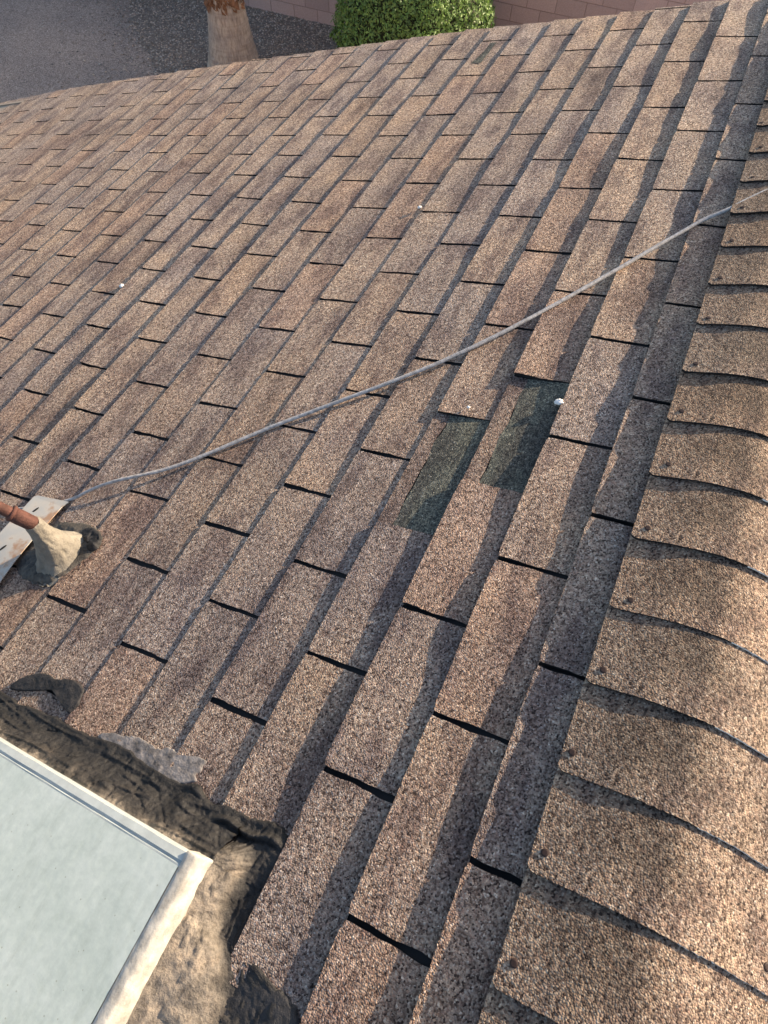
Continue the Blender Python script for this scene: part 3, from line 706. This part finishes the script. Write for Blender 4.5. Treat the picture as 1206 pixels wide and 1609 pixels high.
# ---------------------------------------------------------------- block wall
m_block, t, p = mat('pink_block'); v = co(t); a = t.nodes.new('ShaderNodeAttribute'); a.attribute_name = 'tint'
c = mix(t, 1.0, ramp(t, tnoise(t, v, 60, 4, .7), [(.3, (.44, .305, .275)), (.7, (.55, .395, .36))]), a.outputs['Color'], 'MULTIPLY')
t.links.new(c, p.inputs['Base Color']); p.inputs['Roughness'].default_value = .92
t.links.new(bump(t, tnoise(t, v, 180, 3, .7), .003), p.inputs['Normal'])
m_mort = plain('mortar_joint', (.33, .235, .21), .95, 50, .1)
wr = root('block_wall', (-3, 10.55, GZ), 'pinkish concrete block wall running behind the bush and palm', 'wall')
WY = lambda x: 10.33 + .055 * (x + 4.6)
g = MB(); TI = []
BL, BH = .400, .197
for r_ in range(8):
    x = -14 - (BL / 2 if r_ % 2 else 0) + .13
    while x < 8:
        tn = random.uniform(.90, 1.08); e = .005
        g.quad_box((x + e, 0, GZ + r_ * BH - .02 + e), (x + BL - e, .145, GZ + (r_ + 1) * BH - .02 - e), lambda a_, b_, c_: Vector((a_, WY(a_) + b_, c_))); TI += [(tn,) * 3] * 8
        x += BL
g.build('blocks', m_block, wr, tint=TI)
g = MB(); g.quad_box((-14, .006, GZ - .05), (8, .139, GZ + 8 * BH - .022), lambda a_, b_, c_: Vector((a_, WY(a_) + b_, c_))); g.build('mortar', m_mort, wr)
g = MB(); g.quad_box((-14.1, -.01, GZ + 8 * BH - .021), (8.1, .155, GZ + 8 * BH + .03), lambda a_, b_, c_: Vector((a_, WY(a_) + b_, c_))); g.build('coping', m_mort, wr)

# ---------------------------------------------------------------- palm
PX, PY = -6.26, 8.45
palm = root('palm_tree', (PX, PY, GZ), 'thick flared palm trunk with brown fibre above, standing in the gravel', 'palm tree')
m_trunk, t, p = mat('palm_bark'); v = co(t)
st = tnoise(t, vmath(t, 'MULTIPLY', v, (1, 1, .14)), 55, 4, .65); rg = tnoise(t, vmath(t, 'MULTIPLY', v, (.5, .5, 7)), 5, 3, .6); bl_ = tnoise(t, v, 5, 4, .6)
c = ramp(t, st, [(.32, (.30, .225, .18)), (.5, (.46, .36, .295)), (.7, (.56, .45, .375))])
c = mix(t, 1.0, c, ramp(t, rg, [(.36, (.86, .84, .83)), (.52, (1, 1, 1)), (.7, (1.06, 1.05, 1.03))]), 'MULTIPLY')
c = mix(t, 1.0, c, ramp(t, bl_, [(.35, (.8, .78, .78)), (.65, (1.12, 1.08, 1.0))]), 'MULTIPLY')
t.links.new(c, p.inputs['Base Color']); p.inputs['Roughness'].default_value = .95; t.links.new(bump(t, st, .02, .8), p.inputs['Normal'])
V, F = [], []; n = 48; rows = 110; HT = 5.2
for i in range(rows + 1):
    h = HT * (i / rows) ** 1.25
    r = interp([(0, .42), (.12, .375), (.35, .315), (.6, .275), (.9, .245), (1.15, .228), (1.6, .20), (5.3, .17)], h)
    for k in range(n):
        th = 2 * math.pi * k / n; e = 1 + .035 * N(Vector((math.cos(th) * 2, math.sin(th) * 2, h * 2))) + .012 * math.sin(h * 60 + 2 * N(Vector((th, h, 0))))
        V.append(Vector((PX + r * e * math.cos(th) + .015 * h, PY + r * e * math.sin(th), GZ - .02 + h)))
for i in range(rows):
    for k in range(n): F.append([i * n + k, i * n + (k + 1) % n, (i + 1) * n + (k + 1) % n, (i + 1) * n + k])
build('trunk', V, F, m_trunk, palm, smooth=True)
m_fibre = plain('palm_fibre', (.22, .10, .05), .95, 40, .5)
g = MB(); rnd = random.Random(3)
for q in range(1500):                      # ragged old leaf bases and fibre
    h = .92 + rnd.random() ** 1.2 * 4.0; th = rnd.random() * 6.283; r = interp([(1.1, .245), (1.5, .24), (5.3, .2)], h); c_ = Vector((PX + .015 * h + r * math.cos(th), PY + r * math.sin(th), GZ + h))
    tg = Vector((-math.sin(th), math.cos(th), 0)); o_ = Vector((math.cos(th), math.sin(th), 0)); wd = rnd.uniform(.012, .05); ln = rnd.uniform(.05, .16); tl = rnd.uniform(-.5, .5)
    b0 = len(g.v); g.v += [c_ - tg * wd - o_ * .03, c_ + tg * wd - o_ * .03, c_ + tg * (wd * .6 + tl * .04) + o_ * rnd.uniform(.0, .05) - Vector((0, 0, ln)), c_ - tg * (wd * .6 - tl * .04) + o_ * rnd.uniform(0, .04) - Vector((0, 0, ln * .8))]
    g.f.append([b0, b0 + 1, b0 + 2, b0 + 3])
g.build('leaf_bases', m_fibre, palm)
m_frond = plain('palm_frond', (.06, .10, .03), .7, 5, .3)
g = MB()
for q in range(26):
    th = q * 2.4; el = R(rnd.uniform(-20, 60)); d = Vector((math.cos(th) * math.cos(el), math.sin(th) * math.cos(el), math.sin(el))); b_ = Vector((PX + .08, PY, GZ + HT)); e_ = b_ + d * 1.1
    g.tube([b_, b_ + d * .6, e_], [.02, .014, .01], 5)
    sd = d.cross(Vector((0, 0, 1))).normalized(); up = sd.cross(d)
    for k in range(23):
        an = R(-100 + 200 * k / 22); t_ = (d * math.cos(an) + sd * math.sin(an)); e2 = e_ + t_ * .8 * (1 - abs(an) * .12) - Vector((0, 0, .25)); b0 = len(g.v)
        sw = t_.cross(up).normalized() * .025; g.v += [e_ - sw * .4, e_ + sw * .4, (e_ + e2) / 2 + sw + Vector((0, 0, .06)), e2, (e_ + e2) / 2 - sw + Vector((0, 0, .06))]; g.f.append([b0 + i for i in range(5)])
g.build('crown', m_frond, palm)

# ---------------------------------------------------------------- bush
BX, BY, BR = -3.84, 9.20, 1.04
bush = root('bush', (BX, BY, GZ), 'dense rounded green bush clipped into a dome in front of the block wall', 'bush')
m_leaf, t, p = mat('bush_leaf'); a = t.nodes.new('ShaderNodeAttribute'); a.attribute_name = 'tint'
t.links.new(a.outputs['Color'], p.inputs['Base Color']); p.inputs['Roughness'].default_value = .55
tr = nd(t, 'ShaderNodeBsdfTranslucent'); t.links.new(a.outputs['Color'], tr.inputs[0]); ms_ = nd(t, 'ShaderNodeMixShader', Fac=.25) if False else t.nodes.new('ShaderNodeMixShader')
ms_.inputs[0].default_value = .3; t.links.new(p.outputs[0], ms_.inputs[1]); t.links.new(tr.outputs[0], ms_.inputs[2]); t.links.new(ms_.outputs[0], t.nodes['Material Output'].inputs[0])
def brad(d):
    return 1 + .07 * N(d * 2.2) + .06 * N(d * 6) + .05 * N(d * 14)
def bpos(d, f):
    return Vector((BX + d.x * BR * f, BY + d.y * BR * f * .98, GZ + .78 + d.z * (1.05 if d.z > 0 else .80) * f))
rnd = random.Random(11); V, F, TI = [], [], []
for q in range(46000):
    z_ = rnd.uniform(-.95, 1); th = rnd.random() * 6.283; s = math.sqrt(1 - z_ * z_); d = Vector((s * math.cos(th), s * math.sin(th), z_))
    # boxier dome
    d2 = Vector([math.copysign(abs(x) ** .93, x) for x in d]).normalized() * 1.0
    f = brad(d) * (1 - abs(rnd.gauss(0, .06))); c_ = bpos(d2, f)
    nrm = (d + Vector((rnd.gauss(0, .6), rnd.gauss(0, .6), rnd.gauss(0, .6)))).normalized(); u_ = nrm.orthogonal().normalized(); u_.rotate(Matrix.Rotation(rnd.random() * 6.28, 3, nrm)); w_ = nrm.cross(u_)
    L = rnd.uniform(.014, .028); b0 = len(V); V += [c_ - u_ * L, c_ + w_ * L * .45, c_ + u_ * L, c_ - w_ * L * .45]; F.append([b0, b0 + 1, b0 + 2, b0 + 3])
    g_ = rnd.uniform(.55, 1.3) * (1 + .5 * N(d * 9)); TI += [(.19 * g_, .30 * g_, .075 * g_)] * 4
build('foliage', V, F, m_leaf, bush, tint=TI)
V, F = [], []; n = 40; rows = 24
for i in range(rows + 1):
    ph_ = math.pi * i / rows
    for k in range(n):
        th = 2 * math.pi * k / n; d = Vector((math.sin(ph_) * math.cos(th), math.sin(ph_) * math.sin(th), math.cos(ph_)))
        d2 = Vector([math.copysign(abs(x) ** .93, x) for x in d]).normalized(); V.append(bpos(d2, .84 * brad(d)))
for i in range(rows):
    for k in range(n): F.append([i * n + k, i * n + (k + 1) % n, (i + 1) * n + (k + 1) % n, (i + 1) * n + k])
build('twigs', V, F, plain('twigs', (.03, .035, .015), .95, 30, .5), bush, smooth=True)

# ---------------------------------------------------------------- rust-brown table by the wall
tx, ty = -1.62, 10.35
tb = root('patio_table', (tx, ty - .5, GZ), 'rusty brown metal table just showing over the roof edge by the wall', 'table')
g = MB(); g.tube([Vector((tx, ty - .5, GZ + .58)), Vector((tx, ty - .5, GZ + .60)), Vector((tx, ty - .5, GZ + .605))], [.34, .35, .34], 32); g.build('table_top', m_rust2, tb)
for an in (45, 135, 225, 315):
    g = MB(); g.tube([Vector((tx + .30 * math.cos(R(an)), ty - .5 + .30 * math.sin(R(an)), GZ)), Vector((tx + .26 * math.cos(R(an)), ty - .5 + .26 * math.sin(R(an)), GZ + .585))], .014, 8); g.build('leg', m_rust2, tb)

# ---------------------------------------------------------------- unseen house added beyond the wall to shade the yard
nb = root('added_shade_house', (-6.0, 14.5, GZ), 'unseen low stucco house added beyond the block wall to shade the yard', 'house')
g = MB(); g.quad_box((-11.5, 12.4, GZ), (-2.35, 17.5, GZ + 2.98)); g.build('wall', m_stucco, nb)
g = MB(); yc = 14.95
for sg in (-1, 1):
    b0 = len(g.v); ye = yc + sg * 3.0
    for x in (-11.9, -2.0):
        for y, z in ((ye, 2.99), (yc, 3.95), (yc, 3.85), (ye, 2.89)): g.v.append(Vector((x, y, GZ + z)))
    g.f += [[b0 + i for i in q] for q in ((0, 1, 2, 3), (7, 6, 5, 4), (0, 4, 5, 1), (3, 2, 6, 7), (0, 3, 7, 4))]
g.build('roof', m_fascia, nb)
g = MB(); g.quad_box((-8.5, 12.36, GZ + .9), (-7.0, 12.395, GZ + 2.0)); g.build('window', m_pane, nb)
